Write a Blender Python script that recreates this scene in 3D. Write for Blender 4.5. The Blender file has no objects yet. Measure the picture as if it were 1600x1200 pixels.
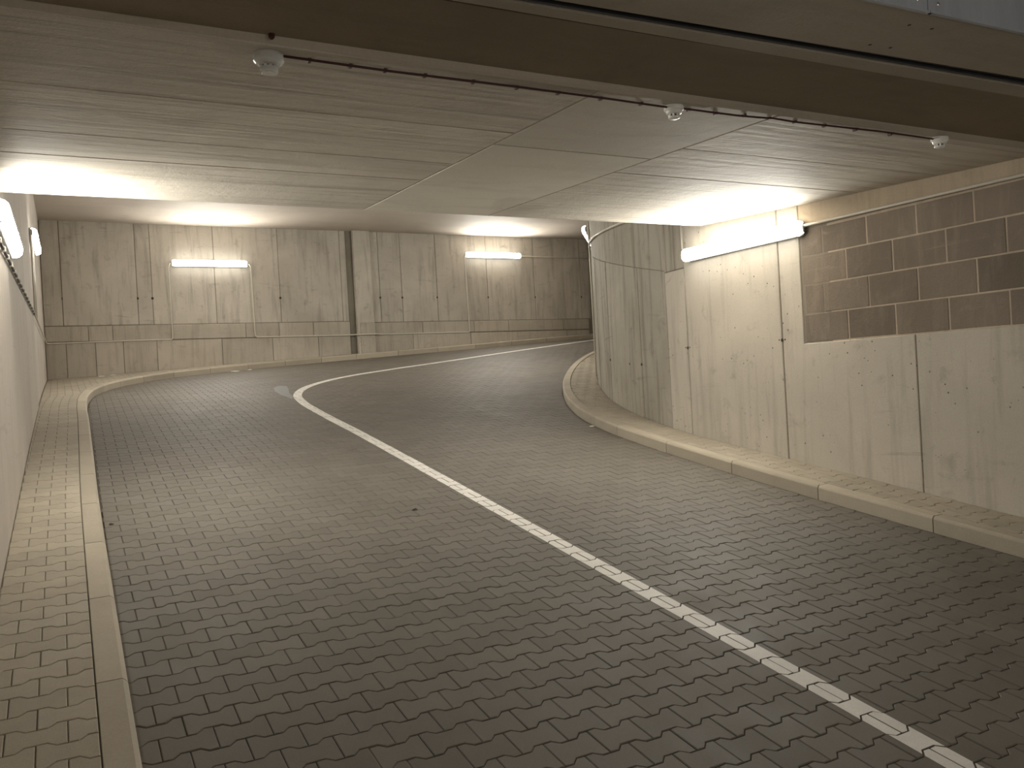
import bpy, math, random
from mathutils import Vector, Matrix
random.seed(7)
C = bpy.context.scene
COL = C.collection
# ------------------------------------------------------------------ camera
F = 1310.0
LIFT = 1.774                       # the lens is this high above the paving under it
def pixdir(x, y):
    return Vector(((x-800)/F, (y-600)/F, 1)).normalized()
_up = pixdir(0, 594+.0565*800).cross(pixdir(1600, 594-.0565*800)).normalized()
if _up.y > 0: _up = -_up
_x = pixdir(3227, 594-.0565*2427); _x = (_x - _up*_x.dot(_up)).normalized()
_y = _up.cross(_x)
cam = bpy.data.cameras.new('camera'); cam.sensor_width = 36; cam.lens = F/1600*36
cam.clip_start = .05; cam.clip_end = 200
co = bpy.data.objects.new('camera', cam); COL.objects.link(co)
co.matrix_world = Matrix(((_x.x, -_x.y, -_x.z, 0), (_y.x, -_y.y, -_y.z, 0), (_up.x, -_up.y, -_up.z, LIFT), (0, 0, 0, 1)))
C.camera = co
# ------------------------------------------------------------------ world, exposure
W = bpy.data.worlds.new('world'); C.world = W; W.use_nodes = True
W.node_tree.nodes['Background'].inputs[0].default_value = (.9, .85, .78, 1)
W.node_tree.nodes['Background'].inputs[1].default_value = .52
C.view_settings.view_transform = 'Standard'; C.view_settings.look = 'None'
C.view_settings.gamma = 1; C.view_settings.use_curve_mapping = False
C.view_settings.exposure = 1.3
LAMP = 100.0
LAMPCOL = (1.0, .965, .88)

# ------------------------------------------------------------------ helpers
def mat(name): 
    m = bpy.data.materials.new(name); m.use_nodes = True
    nt = m.node_tree; b = nt.nodes['Principled BSDF']
    return m, nt, b
def simple(name, col, rough=.5, metal=0, trans=0):
    m, nt, b = mat(name); b.inputs['Base Color'].default_value = (*col, 1)
    b.inputs['Roughness'].default_value = rough; b.inputs['Metallic'].default_value = metal
    b.inputs['Transmission Weight'].default_value = trans
    return m
class NT:
    def __init__(s, nt): s.nt = nt
    def n(s, t, **k):
        o = s.nt.nodes.new(t)
        for a, v in k.items(): setattr(o, a, v)
        return o
    def l(s, a, b): s.nt.links.new(a, b)
    def val(s, x, i):
        if hasattr(x, 'is_linked') or hasattr(x, 'links'): s.l(x, i)
        else: i.default_value = x
    def math(s, op, a, b=0.0, clamp=False):
        o = s.n('ShaderNodeMath', operation=op, use_clamp=clamp); s.val(a, o.inputs[0]); s.val(b, o.inputs[1]); return o.outputs[0]
    def noise(s, vec, sc, det=4, rough=.55, dist=0):
        o = s.n('ShaderNodeTexNoise'); s.l(vec, o.inputs['Vector']); o.inputs['Scale'].default_value = sc
        o.inputs['Detail'].default_value = det; o.inputs['Roughness'].default_value = rough; o.inputs['Distortion'].default_value = dist
        return o.outputs['Fac']
    def mapping(s, vec, sc, loc=(0, 0, 0)):
        o = s.n('ShaderNodeMapping'); s.l(vec, o.inputs[0]); o.inputs['Scale'].default_value = sc; o.inputs['Location'].default_value = loc; return o.outputs[0]
    def ramp(s, f, p0, p1, v0=0.0, v1=1.0):
        o = s.n('ShaderNodeMapRange'); s.val(f, o.inputs[0])
        for i, v in zip((1, 2, 3, 4), (p0, p1, v0, v1)): s.val(v, o.inputs[i])
        o.clamp = True; return o.outputs[0]
    def mix(s, f, a, b, mode='MIX'):
        o = s.n('ShaderNodeMix', data_type='RGBA', blend_type=mode); s.val(f, o.inputs[0])
        for x, i in ((a, 6), (b, 7)):
            if isinstance(x, tuple): o.inputs[i].default_value = (*x, 1)
            else: s.l(x, o.inputs[i])
        return o.outputs[2]
def adj(c, k=1.1, ds=.08):
    l = .3*c[0]+.6*c[1]+.1*c[2]
    return tuple(min(.85, (x+(l-x)*ds)*k) for x in c)
def concrete(name, ca, cb, dark, streak=(7, 7, .5), rough=.75, holes=.0, spread=.12, stain=.5, bump=.25, sfac=.5, spec=.3):
    ca, cb, dark = adj(ca), adj(cb), adj(dark)
    m, nt, b = mat(name); g = NT(nt)
    pos = g.n('ShaderNodeNewGeometry').outputs['Position']
    rnd = g.n('ShaderNodeObjectInfo').outputs['Random']
    big = g.noise(pos, .9, 5, .6, .4)
    st = g.noise(g.mapping(pos, streak), 1.6, 5, .6, .3)
    mid = g.noise(pos, 5, 6, .65, .5)
    fine = g.noise(pos, 75, 3, .6)
    c = g.mix(g.ramp(big, .35, .65), ca, cb)
    c = g.mix(g.math('MULTIPLY', g.ramp(st, .5, .75), sfac), c, dark)
    c = g.mix(g.math('MULTIPLY', g.ramp(mid, .58, .75), stain), c, dark)
    sm = g.noise(g.mapping(pos, (.8, .8, 9)), 1.3, 4, .6, .5)
    c = g.mix(g.math('MULTIPLY', g.ramp(sm, .64, .72), .35), c, dark)
    k = g.math('ADD', g.math('MULTIPLY', g.math('SUBTRACT', fine, .5), .22), 1.0)
    k = g.math('MULTIPLY', k, g.ramp(rnd, 0, 1, 1-spread, 1+spread*.4))
    vm = g.n('ShaderNodeVectorMath', operation='SCALE'); g.l(c, vm.inputs[0]); g.l(k, vm.inputs['Scale'])
    col = vm.outputs[0]
    h = g.math('ADD', g.math('MULTIPLY', fine, .25), g.math('ADD', mid, st))
    if holes > 0:
        v = g.n('ShaderNodeTexVoronoi'); g.l(pos, v.inputs['Vector']); v.inputs['Scale'].default_value = 13
        d = g.ramp(v.outputs['Distance'], holes*.55, holes, 1, 0)
        msk = g.ramp(g.noise(pos, 1.7, 3), .46, .56)
        d = g.math('MULTIPLY', d, msk)
        col = g.mix(g.math('MULTIPLY', d, .85), col, tuple(x*.25 for x in dark))
        h = g.math('SUBTRACT', h, g.math('MULTIPLY', d, 3))
    g.l(col, b.inputs['Base Color'])
    b.inputs['Roughness'].default_value = rough; b.inputs['Specular IOR Level'].default_value = spec
    bp = g.n('ShaderNodeBump'); bp.inputs['Strength'].default_value = bump; bp.inputs['Distance'].default_value = .01
    g.l(h, bp.inputs['Height']); g.l(bp.outputs[0], b.inputs['Normal'])
    return m
def paving(name, ca, cb, dirt, rough=.6, alb=.66):
    ca, cb, dirt = adj(ca, alb), adj(cb, alb), adj(dirt, alb)
    m, nt, b = mat(name); g = NT(nt)
    pos = g.n('ShaderNodeNewGeometry').outputs['Position']
    a = g.n('ShaderNodeAttribute', attribute_name='rnd').outputs['Fac']
    big = g.noise(pos, .5, 4, .6, .5); mid = g.noise(pos, 3.5, 5, .65); fine = g.noise(pos, 220, 2, .7)
    c = g.mix(g.ramp(a, 0, 1), ca, cb)
    c = g.mix(g.math('MULTIPLY', g.ramp(big, .4, .7), .45), c, dirt)
    k = g.math('ADD', g.math('MULTIPLY', g.math('SUBTRACT', fine, .5), .5), g.ramp(mid, .3, .7, .88, 1.1))
    vm = g.n('ShaderNodeVectorMath', operation='SCALE'); g.l(c, vm.inputs[0]); g.l(k, vm.inputs['Scale'])
    g.l(vm.outputs[0], b.inputs['Base Color'])
    g.l(g.ramp(mid, .3, .7, rough-.07, rough+.1), b.inputs['Roughness'])
    b.inputs['Specular IOR Level'].default_value = .3
    bp = g.n('ShaderNodeBump'); bp.inputs['Strength'].default_value = .3; bp.inputs['Distance'].default_value = .002
    g.l(fine, bp.inputs['Height']); g.l(bp.outputs[0], b.inputs['Normal'])
    return m
M = {}
M['wall'] = concrete('wall_concrete', (.50, .455, .38), (.43, .395, .33), (.25, .215, .17), holes=.12, stain=.55, sfac=.45)
M['curved'] = concrete('curved_wall_concrete', (.42, .385, .32), (.32, .29, .23), (.16, .135, .1), streak=(8, 8, .45), stain=.5, sfac=.8)
M['far'] = concrete('back_wall_concrete', (.50, .46, .39), (.40, .365, .305), (.19, .16, .13), streak=(6, 6, .6), holes=.06, stain=.55, sfac=.55)
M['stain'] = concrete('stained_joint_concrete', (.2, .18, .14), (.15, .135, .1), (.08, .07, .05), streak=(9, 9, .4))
M['band'] = concrete('plinth_concrete', (.46, .415, .345), (.38, .34, .275), (.24, .2, .15), streak=(9, 9, .7), stain=.45, sfac=.5)
M['left'] = concrete('left_wall_concrete', (.50, .45, .39), (.45, .405, .345), (.33, .28, .23), streak=(5, 5, .3), stain=.2, sfac=.35)
M['lintel'] = concrete('lintel_concrete', (.50, .41, .29), (.42, .34, .24), (.28, .22, .15), stain=.3)
M['joint'] = concrete('joint_filler', (.26, .225, .175), (.21, .18, .14), (.14, .12, .09))
M['joint2'] = concrete('dark_joint_filler', (.13, .11, .085), (.1, .085, .065), (.07, .06, .045))
M['mortar'] = concrete('mortar', (.5, .41, .31), (.42, .34, .25), (.26, .2, .15), bump=.8)
M['ceil'] = concrete('board_marked_concrete', (.56, .51, .43), (.46, .42, .35), (.27, .235, .185), streak=(.35, 9, 4), stain=.15, sfac=.85, bump=.6, holes=.05)
M['ceils'] = concrete('smooth_soffit_concrete', (.54, .50, .42), (.49, .455, .385), (.3, .27, .22), streak=(.8, 3, 3), stain=.1, sfac=.35)
M['ceilfar'] = concrete('upper_soffit_concrete', (.5, .44, .37), (.45, .39, .33), (.34, .28, .23), streak=(.3, 2, 2), stain=.1, sfac=.3)
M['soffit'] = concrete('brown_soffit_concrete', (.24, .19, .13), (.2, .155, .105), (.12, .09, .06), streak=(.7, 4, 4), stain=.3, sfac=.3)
M['lip'] = concrete('beam_concrete', (.40, .35, .275), (.35, .31, .24), (.2, .17, .13), streak=(.7, 4, 4), stain=.2, sfac=.3)
M['block'] = concrete('block_concrete', (.215, .175, .135), (.18, .145, .11), (.36, .3, .23), streak=(6, 6, 1.2), stain=.3, sfac=.35, spread=.25, bump=.9, rough=.9)
M['kerb'] = concrete('kerb_concrete', (.42, .37, .285), (.37, .325, .25), (.26, .225, .17), streak=(3, 3, 3), stain=.15, sfac=.2, bump=.15)
M['paver'] = paving('road_paver', (.215, .19, .152), (.262, .233, .19), (.17, .148, .117), .66)
M['paver2'] = paving('sidewalk_paver', (.36, .315, .24), (.41, .365, .285), (.29, .25, .19), .7, 1.02)
M['bed'] = paving('joint_sand', (.15, .125, .09), (.15, .125, .09), (.34, .29, .22), .95)
M['bed2'] = simple('pale_joint_sand', (.2, .17, .13), .95)
M['white'] = paving('road_paint', (.74, .71, .65), (.80, .77, .71), (.66, .62, .56), .6, .97)
M['faded'] = simple('worn_paint', (.2, .205, .195), .7)
M['grey'] = simple('grey_polycarbonate', (.5, .5, .48), .4)
M['pipe'] = simple('pale_plastic_conduit', (.62, .58, .5), .4)
M['black'] = simple('black_cable_sheath', (.02, .018, .016), .5)
M['redcable'] = simple('dark_red_cable', (.045, .005, .004), .5)
M['clip'] = simple('dark_clip', (.09, .06, .045), .5)
M['detector'] = simple('white_detector_plastic', (.8, .79, .74), .35)
M['slot'] = simple('dark_opening', (.015, .014, .013), .8)
M['clear'] = simple('clear_plastic_cover', (.9, .9, .88), .15, 0, .75)
M['zinc'], nt, b = mat('galvanised_sheet'); g = NT(nt)
pos = g.n('ShaderNodeNewGeometry').outputs['Position']
g.l(g.mix(g.noise(g.mapping(pos, (1, 1, .25)), 9, 5, .7), (.27, .29, .32), (.50, .53, .58)), b.inputs['Base Color'])
b.inputs['Metallic'].default_value = .55; b.inputs['Roughness'].default_value = .5
M['steel'] = simple('bright_screw', (.8, .8, .8), .2, 1)
M['seal'] = simple('black_rubber_seal', (.03, .03, .032), .5)
M['guide'] = simple('dark_steel_guide', (.07, .075, .085), .5, .3)
M['hole'] = simple('hole_shadow', (.05, .04, .03), .9)
M['scrap'] = simple('white_scrap', (.75, .73, .68), .7)
M['leaf'] = simple('dead_leaf', (.05, .035, .02), .8)
m, nt, b = mat('lit_diffuser_side'); M['side'] = m
b.inputs['Base Color'].default_value = (.8, .8, .8, 1)
b.inputs['Emission Color'].default_value = (*LAMPCOL, 1); b.inputs['Emission Strength'].default_value = LAMP*.04
m, nt, b = mat('lit_diffuser_edge'); M['mid'] = m
b.inputs['Base Color'].default_value = (.8, .8, .8, 1)
b.inputs['Emission Color'].default_value = (*LAMPCOL, 1); b.inputs['Emission Strength'].default_value = LAMP*.13
m, nt, b = mat('lit_diffuser'); M['light'] = m
b.inputs['Base Color'].default_value = (.8, .8, .8, 1)
b.inputs['Emission Color'].default_value = (*LAMPCOL, 1); b.inputs['Emission Strength'].default_value = LAMP

def mesh(name, V, Fc, m, parent=None, loc=(0, 0, 0), rnd=None, smooth=False):
    me = bpy.data.meshes.new(name); me.from_pydata(V, [], Fc)
    if rnd is not None:
        at = me.attributes.new('rnd', 'FLOAT', 'FACE')
        at.data.foreach_set('value', rnd if isinstance(rnd, list) else [rnd]*len(me.polygons))
    if smooth: me.shade_smooth()
    if isinstance(m, list):
        for q in m: me.materials.append(q)
    else: me.materials.append(m)
    return link(name, me, parent, loc)
def link(name, me, parent=None, loc=(0, 0, 0)):
    o = bpy.data.objects.new(name, me); COL.objects.link(o); o.location = loc
    if parent: o.parent = parent
    return o
def tag(o, label, cat, group=None, kind=None):
    o['label'] = label; o['category'] = cat
    if group: o['group'] = group
    if kind: o['kind'] = kind
    return o
class MB:
    def __init__(s): s.V = []; s.F = []
    def add(s, V, Fc):
        n = len(s.V); s.V += [tuple(v) for v in V]; s.F += [tuple(i+n for i in f) for f in Fc]
    def box(s, a, b, c=0.0):
        x0, y0, z0 = a; x1, y1, z1 = b
        if c <= 0:
            V = [(x, y, z) for x in (x0, x1) for y in (y0, y1) for z in (z0, z1)]
            s.add(V, [(0, 1, 3, 2), (4, 6, 7, 5), (0, 4, 5, 1), (2, 3, 7, 6), (0, 2, 6, 4), (1, 5, 7, 3)]); return
        V = []; idx = {}
        for i, (sx, X) in enumerate(((1, x0), (-1, x1))):
            for j, (sy, Y) in enumerate(((1, y0), (-1, y1))):
                for k, (sz, Z_) in enumerate(((1, z0), (-1, z1))):
                    for ax in range(3):
                        p = [X+sx*c, Y+sy*c, Z_+sz*c]; p[ax] = (X, Y, Z_)[ax]
                        idx[i, j, k, ax] = len(V); V.append(tuple(p))
        Fc = []
        for ax in range(3):
            for v in (0, 1):
                q = []
                for a_, b_ in ((0, 0), (0, 1), (1, 1), (1, 0)):
                    t = [0, 0, 0]; t[ax] = v; t[(ax+1) % 3] = a_; t[(ax+2) % 3] = b_; q.append(idx[t[0], t[1], t[2], ax])
                Fc.append(tuple(q if v else q[::-1]))
        for ax in range(3):                         # edges
            u, w = (ax+1) % 3, (ax+2) % 3
            for a_ in (0, 1):
                for b_ in (0, 1):
                    q = []
                    for e, fa in ((0, u), (1, u), (1, w), (0, w)):
                        t = [0, 0, 0]; t[ax] = e; t[u] = a_; t[w] = b_; q.append(idx[t[0], t[1], t[2], fa])
                    Fc.append(tuple(q if a_ != b_ else q[::-1]))
        for i in (0, 1):
            for j in (0, 1):
                for k in (0, 1):
                    q = [idx[i, j, k, a] for a in range(3)]
                    Fc.append(tuple(q if (i+j+k) % 2 else q[::-1]))
        s.add(V, Fc)
    def tube(s, P, r, n=8):
        P = [Vector(p) for p in P]; rings = []; ref = None
        for i, p in enumerate(P):
            t = ((P[min(i+1, len(P)-1)]-p).normalized() + (p-P[max(i-1, 0)]).normalized())
            t = t.normalized()
            if ref is None: ref = Vector((0, 0, 1)) if abs(t.z) < .9 else Vector((1, 0, 0))
            a = (ref - t*ref.dot(t)).normalized(); ref = a; b_ = t.cross(a)
            rings.append([p+a*r*math.cos(2*math.pi*k/n)+b_*r*math.sin(2*math.pi*k/n) for k in range(n)])
        V = [v for R_ in rings for v in R_]; Fc = []
        for i in range(len(P)-1):
            for k in range(n):
                a0 = i*n+k; a1 = i*n+(k+1) % n; Fc.append((a0, a1, a1+n, a0+n))
        Fc.append(tuple(range(n-1, -1, -1))); Fc.append(tuple((len(P)-1)*n+k for k in range(n)))
        s.add(V, Fc)
    def lathe(s, prof, c, n=20, axis='z', sgn=-1):
        """prof: (radius, distance) pairs, distance measured along sgn*axis from c"""
        V = []; Fc = []
        for r, h in prof:
            for k in range(n):
                a = 2*math.pi*k/n; p = [c[0], c[1], c[2]]
                i = {'x': 0, 'y': 1, 'z': 2}[axis]
                p[(i+1) % 3] += r*math.cos(a); p[(i+2) % 3] += r*math.sin(a); p[i] += sgn*h; V.append(tuple(p))
        for i in range(len(prof)-1):
            for k in range(n):
                a0 = i*n+k; a1 = i*n+(k+1) % n
                q = (a0, a1, a1+n, a0+n); Fc.append(q if sgn > 0 else q[::-1])
        Fc.append(tuple(range(n))); q = tuple((len(prof)-1)*n+k for k in range(n)); Fc.append(q)
        s.add(V, Fc)
    def out(s, name, m, parent=None, loc=(0, 0, 0), smooth=False): return mesh(name, s.V, s.F, m, parent, loc, smooth=smooth)
def smoothpath(P, step=.25):
    """Catmull-Rom through the points, resampled"""
    P = [Vector(p) for p in P]; Q = []
    for i in range(len(P)-1):
        p0 = P[max(i-1, 0)]; p1 = P[i]; p2 = P[i+1]; p3 = P[min(i+2, len(P)-1)]
        if i == 0: p0 = p1*2-p2
        if i+2 > len(P)-1: p3 = p2*2-p1
        d = (p2-p1).length; n = max(1, int(d/.05))
        # centripetal-ish: scale tangents by chord lengths
        l0 = max((p1-p0).length, 1e-6); l2 = max((p3-p2).length, 1e-6)
        m1 = ((p2-p1)/d*l0 + (p1-p0)/l0*d)/(l0+d)*d; m2 = ((p3-p2)/l2*d + (p2-p1)/d*l2)/(d+l2)*d
        for k in range(n):
            t = k/n; t2 = t*t; t3 = t2*t
            Q.append(p1*(2*t3-3*t2+1)+m1*(t3-2*t2+t)+p2*(3*t2-2*t3)+m2*(t3-t2))
    Q.append(P[-1]); return Q
class Path:
    """plan curve with arc length; left() is the normal to the left of travel"""
    def __init__(s, P):
        s.Q = smoothpath([(x, y) for x, y in P]); s.S = [0]
        for a, b in zip(s.Q, s.Q[1:]): s.S.append(s.S[-1]+(b-a).length)
        s.L = s.S[-1]
    def at(s, u):
        import bisect
        u = max(0, min(s.L, u)); i = min(max(bisect.bisect_right(s.S, u)-1, 0), len(s.Q)-2)
        a, b = s.Q[i], s.Q[i+1]; t = (u-s.S[i])/max(s.S[i+1]-s.S[i], 1e-9)
        j0 = max(i-3, 0); j1 = min(i+4, len(s.Q)-1)
        d = (s.Q[j1]-s.Q[j0]).normalized()
        return a.lerp(b, t), d, Vector((-d.y, d.x))
    def s_at_y(s, y):
        for i, q in enumerate(s.Q):
            if q.y >= y:
                if i == 0: return 0.0
                p = s.Q[i-1]; return s.S[i-1]+(s.S[i]-s.S[i-1])*(y-p.y)/(q.y-p.y)
        return s.L
    def near(s, p):
        best = (1e9, 0)
        for i in range(0, len(s.Q), 2):
            d = (s.Q[i]-p).length_squared
            if d < best[0]: best = (d, i)
        i = best[1]; pt, d, n = s.at(s.S[i])
        return pt, n, (p-pt).dot(n)
def ground(x, y):
    """height of the paved ramp relative to the lens; steep and straight, then easing off into the bend"""
    if y < 0: return -1.774
    u = min(1, max(0, (y-8)/10.4)); w = u*u*(3-2*u)
    return -1.774+.1378*y-.00333*max(0, y-8)**2+.048*max(x, -1)*w
def soffit_z(y): return 1.19+.044*y

# ------------------------------------------------------------------ plan curves
D = 18.4
leftwall_x = lambda y: -.385+.0105*y
KL = Path([(.17, -1), (.175, 1), (.18, 3), (.195, 5), (.215, 7), (.25, 9), (.285, 11), (.31, 12.6), (.37, 13.8), (.5, 14.8), (.75, 15.7), (1.15, 16.5), (1.75, 17.2), (2.5, 17.62), (3.5, 17.88), (5, 18.03), (7, 18.1), (9, 18.15), (12, 18.2), (15.5, 18.22)])
KR = Path([(5.42, -1), (5.42, 1), (5.41, 3), (5.385, 4), (5.37, 5), (5.39, 6), (5.45, 7), (5.55, 7.9), (5.74, 8.75), (6.08, 9.65), (6.57, 10.6), (7.07, 11.4), (7.72, 12.3), (8.55, 13.3), (9.75, 14.45), (11, 15.3), (12.5, 16.0), (15.5, 16.5)])
WR = Path([(5.95, -1), (5.95, 2), (5.95, 5), (5.95, 6.6), (5.98, 7.2), (6.08, 7.8), (6.25, 8.45), (6.6, 9.4), (7.12, 10.42), (7.74, 11.4), (8.55, 12.45), (9.6, 13.5), (10.8, 14.35), (12.2, 14.95), (15.5, 15.6)])
CL = Path([(2.81, .8), (2.85, 2.8), (2.872, 4), (2.902, 5.5), (2.938, 7.3), (2.965, 9.2), (2.975, 11), (3.01, 11.8), (3.13, 12.6), (3.4, 13.3), (3.82, 13.9), (4.5, 14.5), (5.4, 14.98), (6.9, 15.6), (8.9, 16.4), (11.9, 17.5)])

# ------------------------------------------------------------------ floor bed
def strip(pa, pb, n, f, m, name, nu=1):
    V = []; Fc = []
    for i in range(n+1):
        a = pa(i/n); b = pb(i/n)
        for k in range(nu+1):
            x = a[0]+(b[0]-a[0])*k/nu; y = a[1]+(b[1]-a[1])*k/nu; V.append((x, y, f(x, y)))
    for i in range(n):
        for k in range(nu):
            q = i*(nu+1)+k; Fc.append((q, q+1, q+nu+2, q+nu+1))
    return mesh(name, V, Fc, m)
JOINT = .011
# grid bed for the whole ramp
V = []; Fc = []; xs = [-.5+.5*i for i in range(34)]; ys = [-7, 0]+[.5*i for i in range(1, 38)]
for y in ys:
    for x in xs: V.append((x, y, ground(x, y)-JOINT))
for j in range(len(ys)-1):
    for i in range(len(xs)-1): q = j*len(xs)+i; Fc.append((q, q+1, q+1+len(xs), q+len(xs)))
floor = mesh('floor', V, Fc, M['bed'])
tag(floor, 'sloping driveway paved with interlocking grey concrete pavers, curving right', 'floor', kind='structure')

# ------------------------------------------------------------------ pavers
def bone():
    E_ = .1-.0016; h = .084-.0018; w = .056-.0018
    top = [(-E_, h-.002), (-.066, h), (-.037, w), (.034, w), (.063, h), (E_, h-.002)]
    top = [(-x, y) for x, y in top]                       # ccw from right
    bot = [(-x, -y) for x, y in top]
    return top+bot
BONE = bone()
def clip(poly, p, n):
    """keep the side where (q-p).n >= 0"""
    out = []; L = len(poly)
    for i in range(L):
        a = poly[i]; b = poly[(i+1) % L]
        da = (a[0]-p[0])*n[0]+(a[1]-p[1])*n[1]; db = (b[0]-p[0])*n[0]+(b[1]-p[1])*n[1]
        if da >= 0: out.append(a)
        if (da >= 0) != (db >= 0):
            t = da/(da-db); out.append((a[0]+(b[0]-a[0])*t, a[1]+(b[1]-a[1])*t))
    q = []
    for v in out:
        if not q or (v[0]-q[-1][0])**2+(v[1]-q[-1][1])**2 > 1e-7: q.append(v)
    if len(q) > 1 and (q[0][0]-q[-1][0])**2+(q[0][1]-q[-1][1])**2 < 1e-7: q.pop()
    return q
def area(p): return .5*sum(p[i][0]*p[(i+1) % len(p)][1]-p[(i+1) % len(p)][0]*p[i][1] for i in range(len(p)))
def inset(p, c):
    out = []; L = len(p)
    for i in range(L):
        a = p[i-1]; b = p[i]; d = p[(i+1) % L]
        e1 = Vector((b[0]-a[0], b[1]-a[1])).normalized(); e2 = Vector((d[0]-b[0], d[1]-b[1])).normalized()
        n1 = Vector((-e1.y, e1.x)); n2 = Vector((-e2.y, e2.x)); n = n1+n2
        k = n.dot(n1)
        if k < .3: k = .3
        out.append((b[0]+n.x*c/k, b[1]+n.y*c/k))
    return out
CH = .0035
def paver_geo(poly, zf, depth=JOINT+.002, ch=CH):
    """poly ccw in plan, zf gives the top height"""
    ins = inset(poly, ch); n = len(poly)
    V = [(x, y, zf(x, y)) for x, y in ins]+[(x, y, zf(x, y)-ch*.8) for x, y in poly]+[(x, y, zf(x, y)-depth) for x, y in poly]
    Fc = [tuple(range(n))]
    for i in range(n):
        j = (i+1) % n
        Fc.append((i, i+n, j+n, j)); Fc.append((i+n, i+2*n, j+2*n, j+n))
    return V, Fc
camrot = co.matrix_world.to_3x3().inverted()
def project(x, y, z):
    v = camrot @ Vector((x, y, z))
    if v.z > -.1: return None
    return 800+F*v.x/-v.z, 600-F*v.y/-v.z, -v.z
def lay(parent, name, m, cells, zbase, limit=300, stripe=None):
    """cells: list of (polygon, cx, cy). The nearest seen ones are parts, the rest one joined part"""
    for c in cells: 
        p = project(c[1], c[2], zbase(c[1], c[2]))
        vis = p and -40 < p[0] < 1640 and -40 < p[1] < 1240
        c.append(p[2] if vis else 1e6+math.hypot(c[1], c[2]))
    cells.sort(key=lambda c: c[3])
    V = []; Fc = []; R_ = []; cache = {}
    for i, (poly, cx, cy, key) in enumerate(cells):
        r = random.random(); full = len(poly) == 12 and poly is not None and abs(area(poly)-BAREA) < 1e-7
        tx = random.uniform(-.006, .006); ty = random.uniform(-.006, .006); dz = random.uniform(-.0011, .0011)
        if i < limit:
            sl = .1378
            k = None
            if full:
                k = int(r*8); r = (k+.5)/8; rs = random.Random(k); tx = rs.uniform(-.006, .006); ty = rs.uniform(-.006, .006)
            zf = lambda x, y: (x-cx)*tx+(y-cy)*ty
            if k is not None and k in cache: o = link(name, cache[k], parent, (cx, cy, zbase(cx, cy)+dz))
            else:
                loc = [(x-cx, y-cy) for x, y in poly]
                v, f = paver_geo(loc, lambda x, y: x*tx+y*(sl+ty))
                o = mesh(name, v, f, m, parent, (cx, cy, zbase(cx, cy)+dz), rnd=r)
                if k is not None: cache[k] = o.data
        else:
            zf = lambda x, y: zbase(x, y)+dz
            tx = ty = 0
            v, f = paver_geo(poly, zf)
            n = len(V); V += v; Fc += [tuple(a+n for a in q) for q in f]; R_ += [r]*len(f)
        if stripe is not None: stripe(poly, cx, cy, lambda x, y, tx=tx, ty=ty, dz=dz, cx=cx, cy=cy: zbase(x, y)+dz+(x-cx)*tx+(y-cy)*ty)
    if V:
        o = mesh(name+'_field', V, Fc, m, parent, rnd=R_); o['kind'] = 'stuff'
BAREA = area(BONE)
SV = []; SF = []; SR = []
HW = .062
def stripe(poly, cx, cy, zf):
    pt, n, d = CL.near(Vector((cx, cy)))
    if abs(d) > .2: return
    q = inset(poly, CH*.8)
    q = clip(q, (pt.x-n.x*HW, pt.y-n.y*HW), (n.x, n.y))
    if len(q) > 2: q = clip(q, (pt.x+n.x*HW, pt.y+n.y*HW), (-n.x, -n.y))
    if len(q) < 3 or area(q) < 1e-5: return
    k = len(SV); h = .0012; L = len(q)
    SV.extend([(x, y, zf(x, y)+h) for x, y in q]+[(x, y, zf(x, y)-.0015) for x, y in q])
    SF.append(tuple(range(k, k+L))); r = random.random(); SR.append(r)
    for i in range(L):
        j = (i+1) % L; SF.append((k+i, k+L+i, k+L+j, k+j)); SR.append(r)
# the roadway lattice
cells = []
for row in range(-22, 108):
    cy = 3.405+.14*row
    x0 = .46+.02*(cy-3.405)+(.1 if row % 2 == 0 else 0)
    ylo = cy
    for k in range(-4, 76):
        cx = x0+.2*k
        if cx < -.1 or cx > 13.2 or cy < .5: continue
        p = Vector((cx, cy))
        a, na, da = KL.near(p)            # left kerb: road lies to the right of travel
        if da > .12: continue
        b, nb, db = KR.near(p)
        if db < -.12: continue
        poly = [(cx+x, cy+y) for x, y in BONE]
        if da > -.13:
            poly = clip(poly, (a.x-na.x*.006, a.y-na.y*.006), (-na.x, -na.y))
        if len(poly) > 2 and db < .13:
            poly = clip(poly, (b.x+nb.x*.006, b.y+nb.y*.006), (nb.x, nb.y))
        if len(poly) < 3 or area(poly) < .0016: continue
        cells.append([poly, cx, cy])
lay(floor, 'paver', M['paver'], cells, ground, 300, stripe)
o = mesh('road_marking', SV, SF, M['white'], rnd=SR)
tag(o, 'white painted centre line curving along the paved driveway', 'road line')

# ------------------------------------------------------------------ sidewalks and kerbs
KH = .115; KW = .118
def kerb_stones(parent, path, side, joints):
    """side +1: kerb body lies to the left of travel"""
    sec = [(0, -.12), (0, KH-.022), (.006, KH-.012), (.020, KH), (KW-.003, KH), (KW, KH-.004), (KW, -.12)]
    for s0, s1 in zip(joints, joints[1:]):
        s0 += .004; s1 -= .004; n = max(1, int((s1-s0)/.22)); V = []; Fc = []
        m_, _, _ = path.at((s0+s1)/2); base = Vector((m_.x, m_.y, ground(m_.x, m_.y)))
        for i in range(n+1):
            p, d, nn = path.at(s0+(s1-s0)*i/n)
            for dd, z in sec:
                q = p+nn*dd*side; V.append((q.x-base.x, q.y-base.y, ground(p.x, p.y)+z-base.z))
        L = len(sec)
        for i in range(n):
            for k in range(L-1):
                a = i*L+k; f = (a, a+1, a+L+1, a+L); Fc.append(f if side > 0 else f[::-1])
        Fc.append(tuple(range(L)) if side < 0 else tuple(range(L-1, -1, -1)))
        e = n*L; Fc.append(tuple(range(e+L-1, e-1, -1)) if side < 0 else tuple(range(e, e+L)))
        mesh('kerb_stone', V, Fc, M['kerb'], parent, base)
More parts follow.
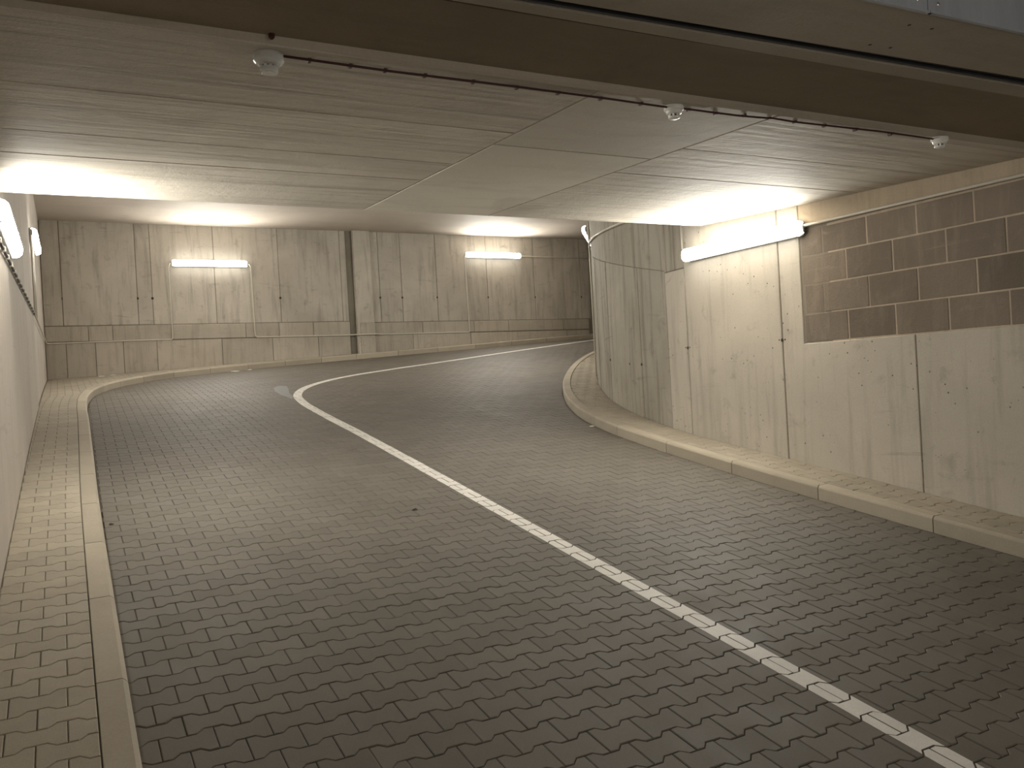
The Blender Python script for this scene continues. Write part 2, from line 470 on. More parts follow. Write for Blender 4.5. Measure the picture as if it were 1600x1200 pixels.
def steps(path, y0, table, s_end):
    s = path.s_at_y(y0); out = [s]
    while out[-1] < s_end:
        y = path.at(out[-1])[0].y
        st = next(v for lim, v in table if y < lim); out.append(out[-1]+st)
    return out
# left sidewalk with its corner, then the narrow strip along the back wall
sl_outer = lambda t: None
V = []; Fc = []; n = 120
for i in range(n+1):
    s = KL.L*i/n; p, d, nn = KL.at(s); q = p+nn*(KW+.002)
    if p.y < 14: w = (leftwall_x(q.y)-.02, q.y)
    else: 
        t = min(1, (s-KL.s_at_y(14))/(KL.s_at_y(18.02)-KL.s_at_y(14)+1e-6))
        cor = Vector((leftwall_x(D)-.02, D+.02)); w0 = Vector((leftwall_x(14)-.02, 14)); w1 = Vector((max(p.x, 5.0), D+.02))
        w = w0.lerp(cor, min(1, t*2)) if t < .5 else cor.lerp(w1, (t-.5)*2)
    for k in range(5):
        x = q.x+(w[0]-q.x)*k/4; y = q.y+(w[1]-q.y)*k/4; V.append((x, y, ground(x, y)+KH-JOINT))
for i in range(n):
    for k in range(4): a = i*5+k; Fc.append((a, a+5, a+6, a+1))
swl = mesh('sidewalk', V, Fc, M['bed2'])
tag(swl, 'narrow paved sidewalk along the pale left wall, turning in front of the back wall', 'sidewalk', kind='structure')
kerb_stones(swl, KL, 1, steps(KL, .82, [(13, 1.0), (18.04, .8), (99, 1.0)], KL.L-1))
zsw = lambda x, y: ground(x, y)+KH
cells = []
for row in range(-22, 108):
    cy = 3.47+.14*row
    if cy < .5 or cy > D: continue
    s = KL.s_at_y(cy) if cy < 14 else 0
    for k in range(0, 40):
        off = k*.2+(.1 if row % 2 else 0)
        if cy < 14.0: cx = KL.at(s)[0].x-KW-.003-off
        else: cx = KL.at(KL.s_at_y(14.0))[0].x-KW-.003-.6+.2*k-(.1 if row % 2 else 0)
        if cy < 14 and off > .65: break
        if cx > 6 or cx < leftwall_x(cy)-.12: 
            if cy < 14: break
            continue
        p = Vector((cx, cy)); a, na, da = KL.near(p)
        da -= KW
        if da < -.12 or cy > D-.02: continue
        poly = [(cx+x, cy+y) for x, y in BONE]
        if da < .13:
            off_ = KW+.005; poly = clip(poly, (a.x+na.x*off_, a.y+na.y*off_), (na.x, na.y))
        if len(poly) > 2 and cx-.1 < leftwall_x(cy): poly = clip(poly, (leftwall_x(cy)+.004, cy), (1, -.0105))
        if len(poly) > 2 and cy+.09 > D: poly = clip(poly, (0, D-.004), (0, -1))
        if len(poly) < 3 or area(poly) < .0012: continue
        cells.append([poly, cx, cy])
lay(swl, 'paver', M['paver2'], cells, zsw, 300)
# right sidewalk between kerb and wall
V = []; Fc = []; n = 90
for i in range(n+1):
    p, d, nn = KR.at(KR.L*i/n); q = p-nn*(KW+.002)
    w, wn, _ = WR.near(q); w = w-wn*.03
    for k in range(4):
        x = q.x+(w.x-q.x)*k/3; y = q.y+(w.y-q.y)*k/3; V.append((x, y, ground(x, y)+KH-JOINT))
for i in range(n):
    for k in range(3): a = i*4+k; Fc.append((a, a+1, a+5, a+4))
swr = mesh('sidewalk', V, Fc, M['bed2'])
tag(swr, 'paved sidewalk below the block infill, wrapping round the curved wall on the right', 'sidewalk', kind='structure')
kerb_stones(swr, KR, -1, steps(KR, .84, [(7.6, 1.0), (99, .66)], KR.L-1))
cells = []
for row in range(-22, 90):
    cy = 3.40+.14*row
    if cy < .5: continue
    x0 = 5.42+KW+.003+(.1 if row % 2 else 0)
    for k in range(0, 40):
        cx = x0+.2*k-.1
        if cx > 12: break
        p = Vector((cx, cy)); a, na, da = KR.near(p); b, nb, db = WR.near(p)
        da = -da-KW
        if da < -.12 or db < -.1: continue
        poly = [(cx+x, cy+y) for x, y in BONE]
        if da < .13: off_ = KW+.005; poly = clip(poly, (a.x-na.x*off_, a.y-na.y*off_), (-na.x, -na.y))
        if len(poly) > 2 and db < .14: poly = clip(poly, (b.x+nb.x*.004, b.y+nb.y*.004), (nb.x, nb.y))
        if len(poly) < 3 or area(poly) < .0012: continue
        cells.append([poly, cx, cy])
lay(swr, 'paver', M['paver2'], cells, zsw, 300)

# ------------------------------------------------------------------ walls
T = .03; TOP = 3.62
def wall_panel(parent, name, at, s0, s1, z0, z1, m, gap=.004, ch=.006, seg=.3, proud=0.0, t=T):
    """at(s) -> point on the wall face, outward normal (2-D). z0, z1 numbers or functions of s"""
    s0 += gap; s1 -= gap
    f0 = z0 if callable(z0) else (lambda s: z0); f1 = z1 if callable(z1) else (lambda s: z1)
    n = max(1, int((s1-s0)/seg)); S = [s0]+[s0+ch+(s1-s0-2*ch)*i/n for i in range(n+1)]+[s1]
    pm, nm = at((s0+s1)/2); base = Vector((pm.x, pm.y, f0((s0+s1)/2)))
    V = []; Fc = []; L = 6
    for i, s in enumerate(S):
        p, nn = at(s); a = f0(s)+gap; b = f1(s)-gap
        e = i in (0, len(S)-1)
        for k, (z, d) in enumerate(((a, -t), (a, -ch), (a+ch, 0), (b-ch, 0), (b, -ch), (b, -t))):
            if e and k in (2, 3): d = -ch
            q = p+nn*(d+proud); V.append((q.x-base.x, q.y-base.y, z-base.z))
    for i in range(len(S)-1):
        for k in range(L-1): a = i*L+k; Fc.append((a, a+1, a+L+1, a+L))
    Fc.append(tuple(range(L-1, -1, -1))); e = (len(S)-1)*L; Fc.append(tuple(range(e, e+L)))
    # outward winding test
    p, nn = at((s0+s1)/2)
    v0, v1, v2 = [Vector(V[q]) for q in (L+2, L+3, 2*L+2)]
    if (v1-v0).cross(v2-v0).dot(Vector((nn.x, nn.y, 0))) < 0: pass
    else: Fc = [f[::-1] for f in Fc]
    Fc = [f[::-1] for f in Fc]
    return mesh(name, V, Fc, m, parent, base)
def backing(name, at, S, z0, z1, m, off=-.013, thick=.2):
    V = []; Fc = []
    for s in S:
        p, nn = at(s)
        for d in (off, off-thick):
            q = p+nn*d; V += [(q.x, q.y, z0), (q.x, q.y, z1)]
    for i in range(len(S)-1):
        a = i*4; Fc += [(a, a+1, a+5, a+4), (a+2, a+6, a+7, a+3), (a+1, a+3, a+7, a+5)]
    Fc += [(0, 2, 3, 1)]; a = (len(S)-1)*4; Fc += [(a, a+1, a+3, a+2)]
    return mesh(name, V, Fc, m)
def tie_hole(parent, at, s, z, r=.016):
    p, nn = at(s); b = MB()
    axis = 'x' if abs(nn.x) > .7 else 'y'; sg = 1 if (nn.x if axis == 'x' else nn.y) > 0 else -1
    b.lathe([(r, -.002), (r, .0015), (r*.72, .002), (r*.6, -.004+.0045)], (0, 0, 0), 12, axis, sg)
    b.out('tie_hole', M['hole'], parent, (p.x, p.y, z))

# right wall: straight, then curved
at_r = lambda s: (lambda r: (r[0], r[2]))(WR.at(s))
sy = WR.s_at_y
wr = backing('wall_right', at_r, [WR.L*i/80 for i in range(81)], -2.0, TOP, M['joint'])
tag(wr, 'right concrete wall with grey block infill, then curving away behind the sidewalk', 'wall', kind='structure')
lo = -2.0
# block field 2.0 < y < 5.41, z .185 .. 1.2
for y0, y1 in ((-.9, .2), (.2, 1.575), (1.575, 2.95), (2.95, 4.305)):
    wall_panel(wr, 'concrete_panel', at_r, sy(y0), sy(y1), lo, .185, M['wall'])
wall_panel(wr, 'concrete_panel', at_r, sy(-.9), sy(1.9), .185, TOP, M['wall'])
wall_panel(wr, 'lintel', at_r, sy(1.9), sy(5.42), 1.215, TOP, M['lintel'])
# L-shaped panel: below the blocks and up beside them
def lpanel():
    pol = [(4.309, lo), (5.676, lo), (5.676, 3.6), (5.425, 3.6), (5.425, .181), (4.309, .181)]
    ins = inset(pol, .006); n = 6; x = 5.95
    V = [(x, y, z) for y, z in ins]+[(x+.006, y, z) for y, z in pol]+[(x+T, y, z) for y, z in pol]
    Fc = [tuple(range(n))[::-1]]
    for i in range(n):
        j = (i+1) % n; Fc += [(i, j, j+n, i+n), (i+n, j+n, j+2*n, i+2*n)]
    mesh('concrete_panel', V, Fc, M['wall'], wr)
lpanel()
wall_panel(wr, 'concrete_panel', at_r, sy(5.68), sy(7.04), lo, TOP, M['wall'])
for y0, y1 in ((7.04, 7.42),):
    wall_panel(wr, 'concrete_panel', at_r, sy(y0), sy(y1), lo, 1.1, M['wall'])
    wall_panel(wr, 'concrete_panel', at_r, sy(y0), sy(y1), 1.1, TOP, M['curved'])
zsplit = lambda s: 1.12+.2*min(3.5, s-sy(7.42))
ed = [sy(7.42), sy(8.12), sy(8.5), sy(9.38), sy(9.75), sy(10.35), sy(11.0), sy(12.0), sy(13.0), sy(14.0), sy(14.8), WR.L]
for i, (a, b_) in enumerate(zip(ed, ed[1:])):
    zt = zsplit
    wall_panel(wr, 'concrete_panel', at_r, a, b_, lo, zt, M['curved'], proud=(-.004, .003, -.003, .004)[i % 4], gap=.003)
a = sy(7.42)
for b_ in (sy(9.3), sy(11.2), sy(13.2), WR.L):
    wall_panel(wr, 'concrete_panel', at_r, a, b_, zsplit, TOP, M['curved'], gap=.002, proud=-.004); a = b_
for y, z in ((5.68, .23), (7.04, .24), (8.12, .1), (9.38, .2), (8.5, .12)):
    tie_hole(wr, at_r, sy(y), z)
    if y < 7.5:
        for dy in (-.035, .035): tie_hole(wr, at_r, sy(y)+dy, z+.004, .007)
# blocks
zr = [.188, .443, .703, .962, 1.2]
jr = [[5.41, 4.94, 4.475, 4.015, 3.55, 3.09, 2.63, 2.17, 1.92], [5.41, 5.18, 4.715, 4.26, 3.78, 3.32, 2.86, 2.4, 1.92],
      [5.41, 4.93, 4.475, 4.01, 3.55, 3.09, 2.63, 2.17, 1.92], [5.41, 5.17, 4.71, 4.25, 3.78, 3.32, 2.86, 2.4, 1.92]]
mb = MB(); mb.box((5.9625, 1.9, .18), (5.99, 5.42, 1.215)); mb.out('mortar', M['mortar'], wr)
for r in range(4):
    for y1, y0 in zip(jr[r], jr[r][1:]):
        g0 = .0055; d = random.uniform(-.002, .003); b = MB()
        w = (y1-y0)/2-g0; h = (zr[r+1]-zr[r])/2-g0
        b.box((5.958+d, -w, -h), (5.985, w, h), .0035)
        for i, v in enumerate(b.V): b.V[i] = (v[0]-5.985+0, v[1], v[2])
        b.out('concrete_block', M['block'], wr, (5.985, (y0+y1)/2, (zr[r]+zr[r+1])/2))

# left wall
at_l = lambda s: (Vector((leftwall_x(s), s)), Vector((1, -.0105)).normalized())
wl = backing('wall_left', at_l, [-1, 6, 12.5, D+.3], -2.0, TOP, M['joint'])
tag(wl, 'pale smooth concrete wall along the left sidewalk, lit by two tube lights', 'wall', kind='structure')
e = [-.9, .9, 2.25, 3.6, 4.95, 6.3, 7.65, 9.0, 10.35, 11.7, 12.62]
for a, b_ in zip(e, e[1:]): wall_panel(wl, 'concrete_panel', at_l, a, b_, lo, TOP, M['left'], gap=.0025)
e = [12.62, 14.0, 15.4, 16.8, D]
for a, b_ in zip(e, e[1:]): wall_panel(wl, 'concrete_panel', at_l, a, b_, lo, TOP, M['left'], gap=.0025, proud=-.012)

# back wall
at_b = lambda s: (Vector((s, D)), Vector((0, -1)))
wb = backing('wall_back', at_b, [-.5, 6, 12.45], -.2, TOP, M['joint'])
tag(wb, 'stained concrete back wall with tall formwork panels above a low plinth', 'wall', kind='structure')
SC = D/15.15
e = [-.2, .13, 1.47, 1.75, 2.98, 4.32, 5.7, 5.84]
for a, b_ in zip(e, e[1:]): wall_panel(wb, 'concrete_panel', at_b, a, b_, 1.535, TOP, M['far'], proud=random.uniform(-.006, .004), gap=.006)
e = [6.4, 6.6, 7.14, 8.03, 9.38, 10.73, 12.11, 12.4]
for a, b_ in zip(e, e[1:]): wall_panel(wb, 'concrete_panel', at_b, a, b_, 1.5, TOP, M['far'], proud=random.uniform(-.006, .004), gap=.006)
for s in (.13, 1.47, 1.75, 4.32, 6.6, 7.14, 8.03, 9.38, 10.73, 12.11): tie_hole(wb, at_b, s, 2.07, .026)
def plinth(e, z0, z1, m, pr):
    for a, b_ in zip(e, e[1:]): wall_panel(wb, 'plinth_panel', at_b, a, b_, z0, z1, m, proud=pr+random.uniform(-.003, .003), gap=.004, t=T+.03)
plinth([-.2, .55, .98, 2.1, 3.55, 4.25, 5.0, 5.84], 1.225, 1.53, M['band'], .02)
plinth([-.2, .15, .66, 1.16, 1.78, 3.05, 4.1, 5.1, 5.84], .2, 1.217, M['band'], .012)
plinth([6.4, 7.6, 8.95, 9.9, 11.5, 12.3], 1.225, 1.495, M['band'], .025)
plinth([6.4, 7.35, 8.85, 10.15, 11.1, 11.6, 12.3], .2, 1.217, M['band'], .017)
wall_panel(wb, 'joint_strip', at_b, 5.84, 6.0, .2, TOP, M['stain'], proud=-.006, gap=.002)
# shallow recess then pilaster
b = MB(); b.box((-.21, -.10, .2), (.19, .03, TOP), .012)
b.out('pilaster', M['far'], wb, (6.2, D, 0))
b = MB(); b.box((-.17, -.15, 1.22), (.17, -.08, 1.5), .02); b.out('pilaster_corbel', M['band'], wb, (6.22, D, 0))
b = MB(); b.box((-.17, -.14, .2), (.17, -.08, 1.17), .02); b.out('pilaster_base', M['band'], wb, (6.22, D, 0))
# beyond the back wall's end: return and continuation
at_c = lambda s: (Vector((s, D+.45)), Vector((0, -1)))
wc = backing('wall_back', at_c, [12.3, 16], -.2, TOP, M['far'])
tag(wc, 'set-back dark strip of concrete wall beyond the back wall, beside the curved wall', 'wall', kind='structure')
b = MB(); b.box((15.5, 14.5, -.5), (15.8, 19.2, TOP)); we = b.out('wall_end', M['far'])
tag(we, 'concrete wall closing the bend out of sight behind the curved wall', 'wall', kind='structure')

# ------------------------------------------------------------------ ceiling
EDGE = 6.7; FOLD = 3.23
b = MB(); V = []
for y in (FOLD-.02+.03, EDGE): V += [(-.5, y, soffit_z(y)+.02), (6.15, y, soffit_z(y)+.02), (6.15, y, 3.75), (-.5, y, 3.75)]
ceil = mesh('ceiling', V, [(0, 1, 5, 4), (0, 3, 2, 1), (4, 5, 6, 7), (0, 4, 7, 3), (1, 2, 6, 5), (3, 7, 6, 2)], M['joint2'])
tag(ceil, 'pale board-marked concrete ceiling slab over the ramp, crossed by joints', 'ceiling', kind='structure')
def ceil_panel(x0, x1, y0, y1, m, dz=0):
    g0 = .004; c = .005; x0 += g0; x1 -= g0; y0 += g0; y1 -= g0
    P = [(x0, y0), (x1, y0), (x1, y1), (x0, y1)]; I = [(x0+c, y0+c), (x1-c, y0+c), (x1-c, y1-c), (x0+c, y1-c)]
    bx, by, bz = (x0+x1)/2, (y0+y1)/2, soffit_z((y0+y1)/2)
    V = [(x, y, soffit_z(y)+dz) for x, y in I]+[(x, y, soffit_z(y)+c+dz) for x, y in P]+[(x, y, soffit_z(y)+.03) for x, y in P]
    V = [(x-bx, y-by, z-bz) for x, y, z in V]; Fc = [(3, 2, 1, 0)]
    for i in range(4): j = (i+1) % 4; Fc += [(i, j, j+4, i+4), (j+4, j+8, i+8, i+4)]
    mesh('ceiling_panel', V, Fc, m, ceil, (bx, by, bz))
for x0, x1, ys_, m in ((-.45, 2.3, (FOLD, 4.06, 4.88, 5.42, EDGE), M['ceil']), (2.3, 3.455, (FOLD, 4.33, EDGE), M['ceils']), (3.455, 5.95, (FOLD, 4.02, 4.75, EDGE), M['ceil'])):
    for a, b_ in zip(ys_, ys_[1:]): ceil_panel(x0, x1, a, b_, m, random.uniform(-.0015, .0015))
# higher soffit over the bend
b = MB(); b.box((-.6, EDGE, 3.58), (16, 19.4, 3.75)); c2 = b.out('ceiling', M['ceilfar'])
tag(c2, 'higher smooth concrete ceiling over the bend, glowing above the back wall lights', 'ceiling', kind='structure')
# near brown soffit with a chamfered step up, light strip, track, beam underside
ZS = soffit_z(FOLD)+.030
def skew(b, k=-.028, k2=None):
    ys_ = [v[1] for v in b.V]; mid = (min(ys_)+max(ys_))/2
    for i, v in enumerate(b.V):
        b.V[i] = (v[0], v[1]+(k2 if k2 is not None and v[1] > mid else k)*(v[0]-1.5), v[2])
b = MB()
b.add([(-.5, FOLD+.012, soffit_z(FOLD)+.0), (6.0, FOLD-.0, soffit_z(FOLD)+.0), (6.0, FOLD-.035, ZS), (-.5, FOLD-.012, ZS), (-.5, FOLD+.012, ZS+.05), (6.0, FOLD+.0, ZS+.05)], [(0, 3, 2, 1), (0, 1, 5, 4)])
st = b.out('trim_1', M['lip'], ceil)
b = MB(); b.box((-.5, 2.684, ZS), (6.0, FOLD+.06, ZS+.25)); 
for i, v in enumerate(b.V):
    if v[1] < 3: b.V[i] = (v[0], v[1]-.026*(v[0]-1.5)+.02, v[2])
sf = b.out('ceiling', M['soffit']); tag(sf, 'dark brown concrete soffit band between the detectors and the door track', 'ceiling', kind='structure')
b = MB(); b.box((-.3, 2.625, ZS-.003), (5.93, 2.688, ZS+.2)); skew(b, -.036, -.02)
ls = b.out('ceiling', M['lip']); tag(ls, 'narrow pale concrete strip between black door slot and brown soffit', 'ceiling', kind='structure')
b = MB(); b.box((-.3, 2.16, ZS-.004), (5.93, 2.565, 1.88), .004); skew(b, -.028, -.045)
bm = b.out('beam', M['lip']); tag(bm, 'pale concrete lintel beam overhead with drilled holes, behind galvanised sheet', 'beam', kind='structure')
for x, y in ((3.15, 2.42), (3.27, 2.41), (3.13, 2.215), (3.26, 2.205)):
    h = MB(); h.lathe([(.008, -.002), (.008, .0006), (.004, .0008)], (0, 0, 0), 10); h.out('drilled_hole', M['hole'], bm, (x, y, ZS-.004))
b = MB(); b.box((-.3, 2.567, ZS+.05), (5.93, 2.622, ZS+.2)); skew(b, -.044, -.037); o = b.out('door_track', M['slot'])
tag(o, 'black recessed door slot running across the ceiling with a dark steel guide', 'track')
b = MB(); b.box((-.3, 2.606, ZS+.004), (5.93, 2.614, ZS+.06)); skew(b, -.037); b.out('guide_rail', M['guide'], o)
b = MB(); b.box((-.3, 2.585, ZS+.012), (5.93, 2.59, ZS+.06)); skew(b, -.04); b.out('brush_seal', M['seal'], o)
# galvanised flashing on the near face of the beam
fl = bpy.data.objects.new('metal_flashing', None); COL.objects.link(fl); fl.location = (3.1, 2.15, ZS)
tag(fl, 'grey galvanised sheet flashing screwed to the near face of the overhead beam', 'flashing')
for x0, x1, d in ((-.3, 3.105, 0), (3.09, 5.92, -.003)):
    b = MB(); b.box((x0, 2.148+d, ZS-.008), (x1, 2.155+d, 1.88)); b.box((x0, 2.138+d, ZS-.010), (x1, 2.155+d, ZS-.002)); skew(b, -.028)
    for i, v in enumerate(b.V): b.V[i] = (v[0]-3.1, v[1]-2.15, v[2]-ZS)
    b.out('sheet', M['zinc'], fl)
for x in (3.03, 3.15):
    b = MB(); b.lathe([(.009, -.002), (.009, .003), (.005, .006)], (0, 0, 0), 10, 'y', -1); b.out('screw', M['steel'], fl, (x-3.1, -.004-.028*(x-1.5), .035))
b = MB(); b.box((-.6, -7, 1.9), (6.1, 2.3, 2.1)); o = b.out('ceiling', M['lip']); tag(o, 'garage ceiling above the viewpoint, before the beam', 'ceiling', kind='structure')

# ------------------------------------------------------------------ tube lights
def tube_light(label, p, ang, L=1.6, group=None):
    """p: wall point at the middle of the back; local -Y looks out of the wall"""
    r = bpy.data.objects.new('tube_light', None); COL.objects.link(r); r.location = p; r.rotation_euler = (0, 0, ang)
    tag(r, label, 'light', group)
    b = MB(); b.box((-L/2+.022, -.046, -.070), (L/2-.022, 0, .070), .012); b.out('housing', M['grey'], r)
    # diffuser: rounded trough with rounded ends
    prof = [(-.064, -.04), (-.068, -.058), (-.062, -.082), (-.042, -.104), (0, -.112), (.042, -.104), (.062, -.082), (.068, -.058), (.064, -.04)]
    V = []; Fc = []; n = len(prof); xs_ = [(-L/2, .3), (-L/2+.008, .62), (-L/2+.026, .86), (-L/2+.055, 1), (L/2-.055, 1), (L/2-.026, .86), (L/2-.008, .62), (L/2, .3)]
    for x, k in xs_:
        for z, y in prof: V.append((x, -.03+(y+.03)*k, z*(.55+.45*k)))
    for i in range(len(xs_)-1):
        for k in range(n): a = i*n+k; c_ = i*n+(k+1) % n; Fc.append((a, a+n, c_+n, c_))
    Fc.append(tuple(range(n))); Fc.append(tuple((len(xs_)-1)*n+k for k in range(n-1, -1, -1)))
    o = mesh('diffuser', V, Fc, [M['light'], M['side'], M['mid'], M['grey']], r)
    for i, f in enumerate(o.data.polygons): f.material_index = 3 if i >= (len(xs_)-1)*n or i % n == n-1 else (1 if i//n != 3 else (1, 1, 2, 0, 0, 2, 1, 1)[i % n])
    me = None
    for x in (-L*.46, L*.46):
        for sg in (-1, 1):
            if me is None:
                b = MB(); b.box((-.014, -.062, -.004), (.014, -.028, .004), .002); o = b.out('latch', M['grey'], r, (x, 0, sg*.071)); me = o.data
            else: link('latch', me, r, (x, 0, sg*.071))
    return r
PI = math.pi
tube_light('long glowing tube light on the right wall, left of the block infill', (5.95, 6.14, 1.215), -PI/2, 1.63)
tube_light('glowing tube light at left edge, nearest on the left wall', (leftwall_x(6.75), 6.75, 1.225), PI/2-.0105, 1.6)
tube_light('short-looking tube light farther along the left wall, above twin conduits', (leftwall_x(13.5)-.012, 13.5, 2.31), PI/2-.0105, 1.55)
tube_light('level tube light on the back wall, left of the pilaster', (2.9, D, 2.79), 0, 1.5)
tube_light('level tube light on the back wall, right of the pilaster', (9.58, D, 3.1), 0, 1.52)
pp, dd, nn = WR.at(sy(12.15))
tube_light('tube light mostly hidden behind the edge of the curved wall', (pp.x, pp.y, 2.42), math.atan2(dd.y, dd.x)+PI, 1.6)

# ------------------------------------------------------------------ conduits and cables
def run(name, label, cat, P, r, m, n=8):
    b = MB(); b.tube(P, r, n); c = Vector(P[0]); b.V = [tuple(Vector(v)-c) for v in b.V]
    o = b.out(name, m, None, c, smooth=True); return tag(o, label, cat)
YB = D-.045
run('conduit', 'thin pale conduit from left end of left back-wall light, along the plinth to the corner', 'conduit',
    [(leftwall_x(12.6)+.02, 12.6, 1.2), (leftwall_x(18.2)+.02, 18.3, 1.2), (leftwall_x(18.2)+.06, YB, 1.2), (1.5, YB, 1.222), (2.06, YB, 1.222), (2.09, YB, 1.25), (2.08, YB, 2.7), (2.12, YB, 2.79)], .012, M['pipe'])
run('conduit', 'thin pale conduit joining the two back-wall lights, across the pilaster', 'conduit',
    [(3.68, YB, 2.79), (3.72, YB, 2.74), (3.73, YB, 1.27), (3.77, YB, 1.228), (5.75, YB, 1.222), (5.96, D-.17, 1.222), (6.44, D-.17, 1.222), (6.55, YB, 1.222), (8.78, YB, 1.222), (8.81, YB, 1.25), (8.78, YB, 3.0), (8.81, YB, 3.1)], .013, M['pipe'])
run('conduit', 'thin pale conduit level with right back-wall light, running right to the corner', 'conduit', [(10.34, YB+.02, 3.1), (12.4, YB+.02, 3.08)], .009, M['pipe'])
xl = lambda y: leftwall_x(y)+.018
run('cable', 'black cable clipped along the left wall below the nearest tube light', 'cable',
    [(xl(1.5), 1.5, 1.03), (xl(6.7), 6.7, 1.11), (xl(12.55), 12.55, 1.2)], .011, M['black'])
cb = bpy.context.scene.objects.get('cable')
for i in range(18):
    y = 5.6+i*.4; b = MB(); b.box((-.016, -.02, -.018), (.012, .02, .018), .003)
    b.out('cable_clip', M['pipe'], cb, (xl(y)-xl(1.5)+.004, y-1.5, (y-1.5)*.01538))
run('conduit', 'nearer of the two vertical conduits under the farther left-wall light', 'conduit', [(xl(12.75), 12.72, 2.28), (xl(12.75), 12.72, 1.23)], .013, M['pipe'])
run('conduit', 'farther of the two vertical conduits under the farther left-wall light', 'conduit', [(xl(13.3), 13.3, 2.24), (xl(13.3), 13.3, 1.23)], .013, M['pipe'])
run('conduit', 'pale conduit running right from the right wall light above the blocks', 'conduit',
    [(5.915, 5.36, 1.235), (5.93, 5.2, 1.232), (5.93, 1.0, 1.2)], .013, M['pipe'])
run('conduit', 'short vertical conduit rising from left end of the right wall light', 'conduit', [(5.93, 6.93, 1.25), (5.93, 7.0, 1.3), (5.93, 7.0, 3.5)], .011, M['pipe'])
P = []
for y, z in ((7.2, 1.73), (8.0, 1.82), (8.5, 1.875), (9.2, 1.93), (10, 2.0), (10.8, 2.07), (11.4, 2.11), (11.7, 2.12)):
    p, d, n_ = WR.at(sy(y)); q = p+n_*.02; P.append((q.x, q.y, z))
run('conduit', 'sloping pale conduit following the top of the curved wall', 'conduit', P, .016, M['pipe'])
p, d, n_ = WR.at(sy(11.35)); q = p+n_*.02
run('conduit', 'vertical pale conduit down the far edge of the curved wall', 'conduit', [(q.x, q.y, 2.5), (q.x, q.y, ground(q.x, q.y)+KH+.02)], .014, M['pipe'])

# detectors and their cable
def detector(label, x, y, clear=False):
    z = soffit_z(y); r = bpy.data.objects.new('smoke_detector', None); COL.objects.link(r); r.location = (x, y, z); r.rotation_euler = (.044, 0, 0)
    tag(r, label, 'smoke detector')
    b = MB(); b.lathe([(.047, 0), (.05, .008), (.05, .02), (.044, .026)], (0, 0, 0), 24); b.out('base', M['detector'], r, smooth=False)
    b = MB(); b.lathe([(.042, .026), (.038, .038), (.032, .042)], (0, 0, 0), 24); b.out('collar', M['detector'], r)
    b = MB()
    for k in range(8):
        a = 2*PI*k/8; b.box((.024*math.cos(a)-.004, .024*math.sin(a)-.004, -.054), (.024*math.cos(a)+.004, .024*math.sin(a)+.004, -.041))
    b.out('vent_rib', M['detector'], r)
    b = MB(); b.lathe([(.017, .041), (.017, .055)], (0, 0, 0), 16); b.out('chamber', M['slot'], r)
    b = MB(); b.lathe([(.031, .053), (.029, .06), (.02, .065), (.005, .066)], (0, 0, 0), 24); b.out('cap', M['detector'], r)
    if clear:
        b = MB(); b.lathe([(.058, -.0), (.059, .03), (.05, .042), (.036, .05), (.034, .074), (.028, .077)], (0, 0, 0), 28); b.out('dust_cover', M['clear'], r, smooth=False)
detector('smoke detector under clear dust cover, leftmost of the three on the ceiling', .79, 3.33, True)
detector('round white smoke detector in the middle of the red cable run', 2.8, 3.31)
detector('round white smoke detector at the right end of the red cable run', 4.8, 3.235)
P = []; cx_ = [.84, 1.3, 1.87, 2.4, 2.74, 2.86, 3.0, 3.2, 3.33, 3.45, 3.6, 3.9, 4.3, 4.77]
for i, x in enumerate(cx_):
    y = 3.315-.02*(x-.84)/4*1.0-(.03 if x > 3.1 else .0)-.045*(x > 4.2)*.4
    z = soffit_z(y)-.007-(.006 if x in (3.2, 3.33) else 0)-(.004 if i % 3 == 1 else 0)
    P.append((x, y, z))
run('cable', 'thin dark red cable clipped to the ceiling between the smoke detectors', 'cable', P, .0055, M['redcable'], 6)
rc = [o for o in C.objects if o.name.startswith('cable') and o.parent is None and 'red' in o.get('label', '')][0]
for x in (.95, 1.12, 1.27, 1.45, 1.68, 1.9, 2.12, 2.36, 2.6, 2.9, 3.08, 3.25, 3.43, 3.62, 3.85, 4.1, 4.4):
    y = 3.315-.02*(x-.84)/4-(.03 if x > 3.1 else 0)+.004; b = MB()
    b.box((-.008, -.006, -.014), (.008, .02, 0), .002); b.out('cable_clip', M['clip'], rc, (x-P[0][0], y-P[0][1], soffit_z(y)-P[0][2]))
b = MB(); b.lathe([(.012, 0), (.012, .012), (.006, .02)], (0, 0, 0), 12); o = b.out('cable_gland', M['redcable'], None, (.775, 3.20, ZS)); tag(o, 'small dark fitting on the brown soffit behind the leftmost smoke detector', 'fitting')

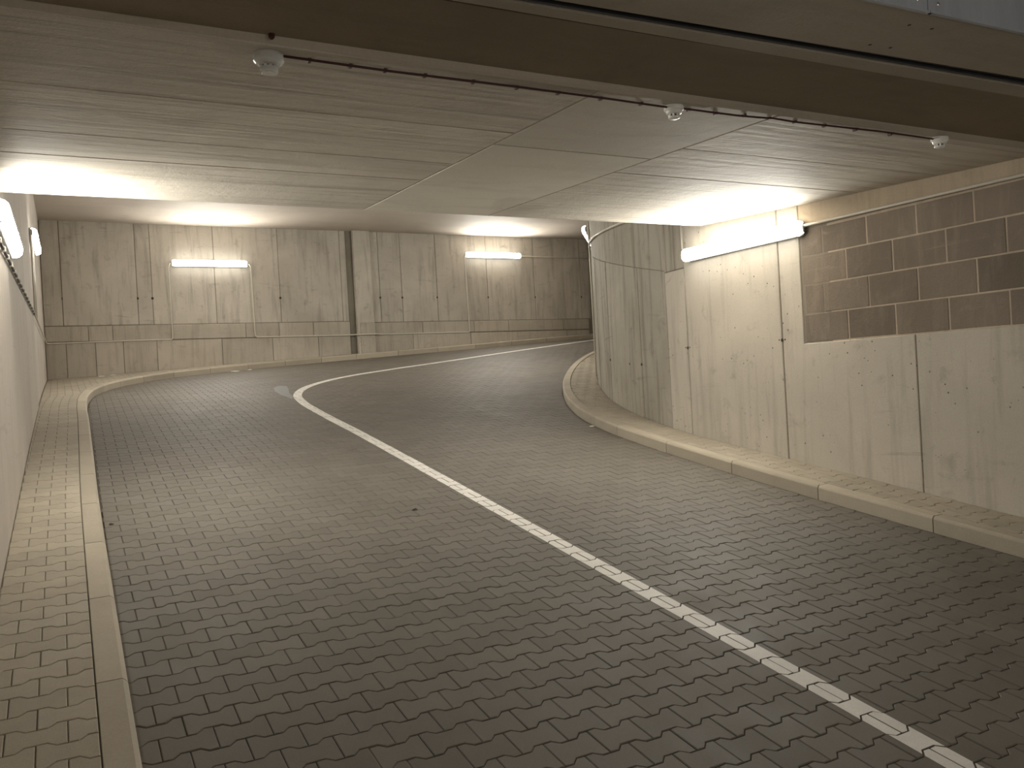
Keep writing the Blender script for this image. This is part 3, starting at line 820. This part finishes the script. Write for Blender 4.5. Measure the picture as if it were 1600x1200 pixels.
# ------------------------------------------------------------------ marks and litter on the paving
def flake(name, label, cat, x, y, pts, m, h=.002, lift=0.0):
    z0 = ground(x, y)+lift; V = []; n = len(pts)
    for dz in (h, 0): V += [(px, py, ground(x+px, y+py)+lift-z0+dz+.0016) for px, py in pts]
    Fc = [tuple(range(n)), tuple(range(2*n-1, n-1, -1))]+[(i, i+n, (i+1) % n+n, (i+1) % n) for i in range(n)]
    return tag(mesh(name, V, Fc, m, None, (x, y, z0)), label, cat)
flake('worn_paint_patch', 'faded grey scuff of old paint left of the white line bend', 'paint mark', 2.98, 13.0,
      [(-.02, -.75), (.06, -.5), (.1, -.1), (.2, .35), (.28, .8), (.2, .95), (.06, .75), (-.03, .3), (-.05, -.2)], M['faded'], .0006)
random.seed(11)
def scrap(x, y, r, label, m, name='litter_scrap', cat='litter', lift=0.0, hh=.012):
    b = MB(); n = 9; V = []; z = ground(x, y)+lift
    for k, (rr, h) in enumerate(((1, 0), (.8, .6), (.3, 1))):
        for i in range(n): a = 2*PI*i/n; q = r*rr*random.uniform(.65, 1.2); V.append((q*math.cos(a)*1.5, q*math.sin(a), hh*h*random.uniform(.5, 1.3)+.0002+(q*math.sin(a)*.13 if True else 0)))
    Fc = []
    for k in range(2):
        for i in range(n): a = k*n+i; c = k*n+(i+1) % n; Fc.append((a, c, c+n, a+n))
    Fc += [tuple(range(2*n, 3*n)), tuple(range(n-1, -1, -1))]
    tag(mesh(name, V, Fc, m, None, (x, y, z)), label, cat)
scrap(2.33, 6.0, .016, 'small dark dead leaf lying alone mid-lane on the pavers', M['leaf'], 'dead_leaf', 'leaf')
scrap(3.15, 17.6, .06, 'white paper scrap in the gutter below the left back-wall light', M['scrap'])
scrap(3.45, 17.68, .035, 'small pale scrap just right of the paper scrap in the far gutter', M['scrap'])
scrap(.72, 17.9, .05, 'white scrap on the sidewalk corner by the back wall, left of two', M['scrap'], lift=KH)
scrap(.93, 18.0, .05, 'white scrap on the sidewalk corner by the back wall, right of two', M['scrap'], lift=KH)
scrap(5.62, 8.8-.35, .03, 'tiny white scrap at the foot of the right kerb where it bends', M['scrap'], hh=.006)
scrap(.27, 6.6, .012, 'tiny dark crumb against the left kerb', M['leaf'], 'dead_leaf', 'leaf')

# the whole place stands on the height of the paving under the lens
for o in C.objects:
    if o.parent is None and o.type != 'CAMERA': o.location.z += LIFT
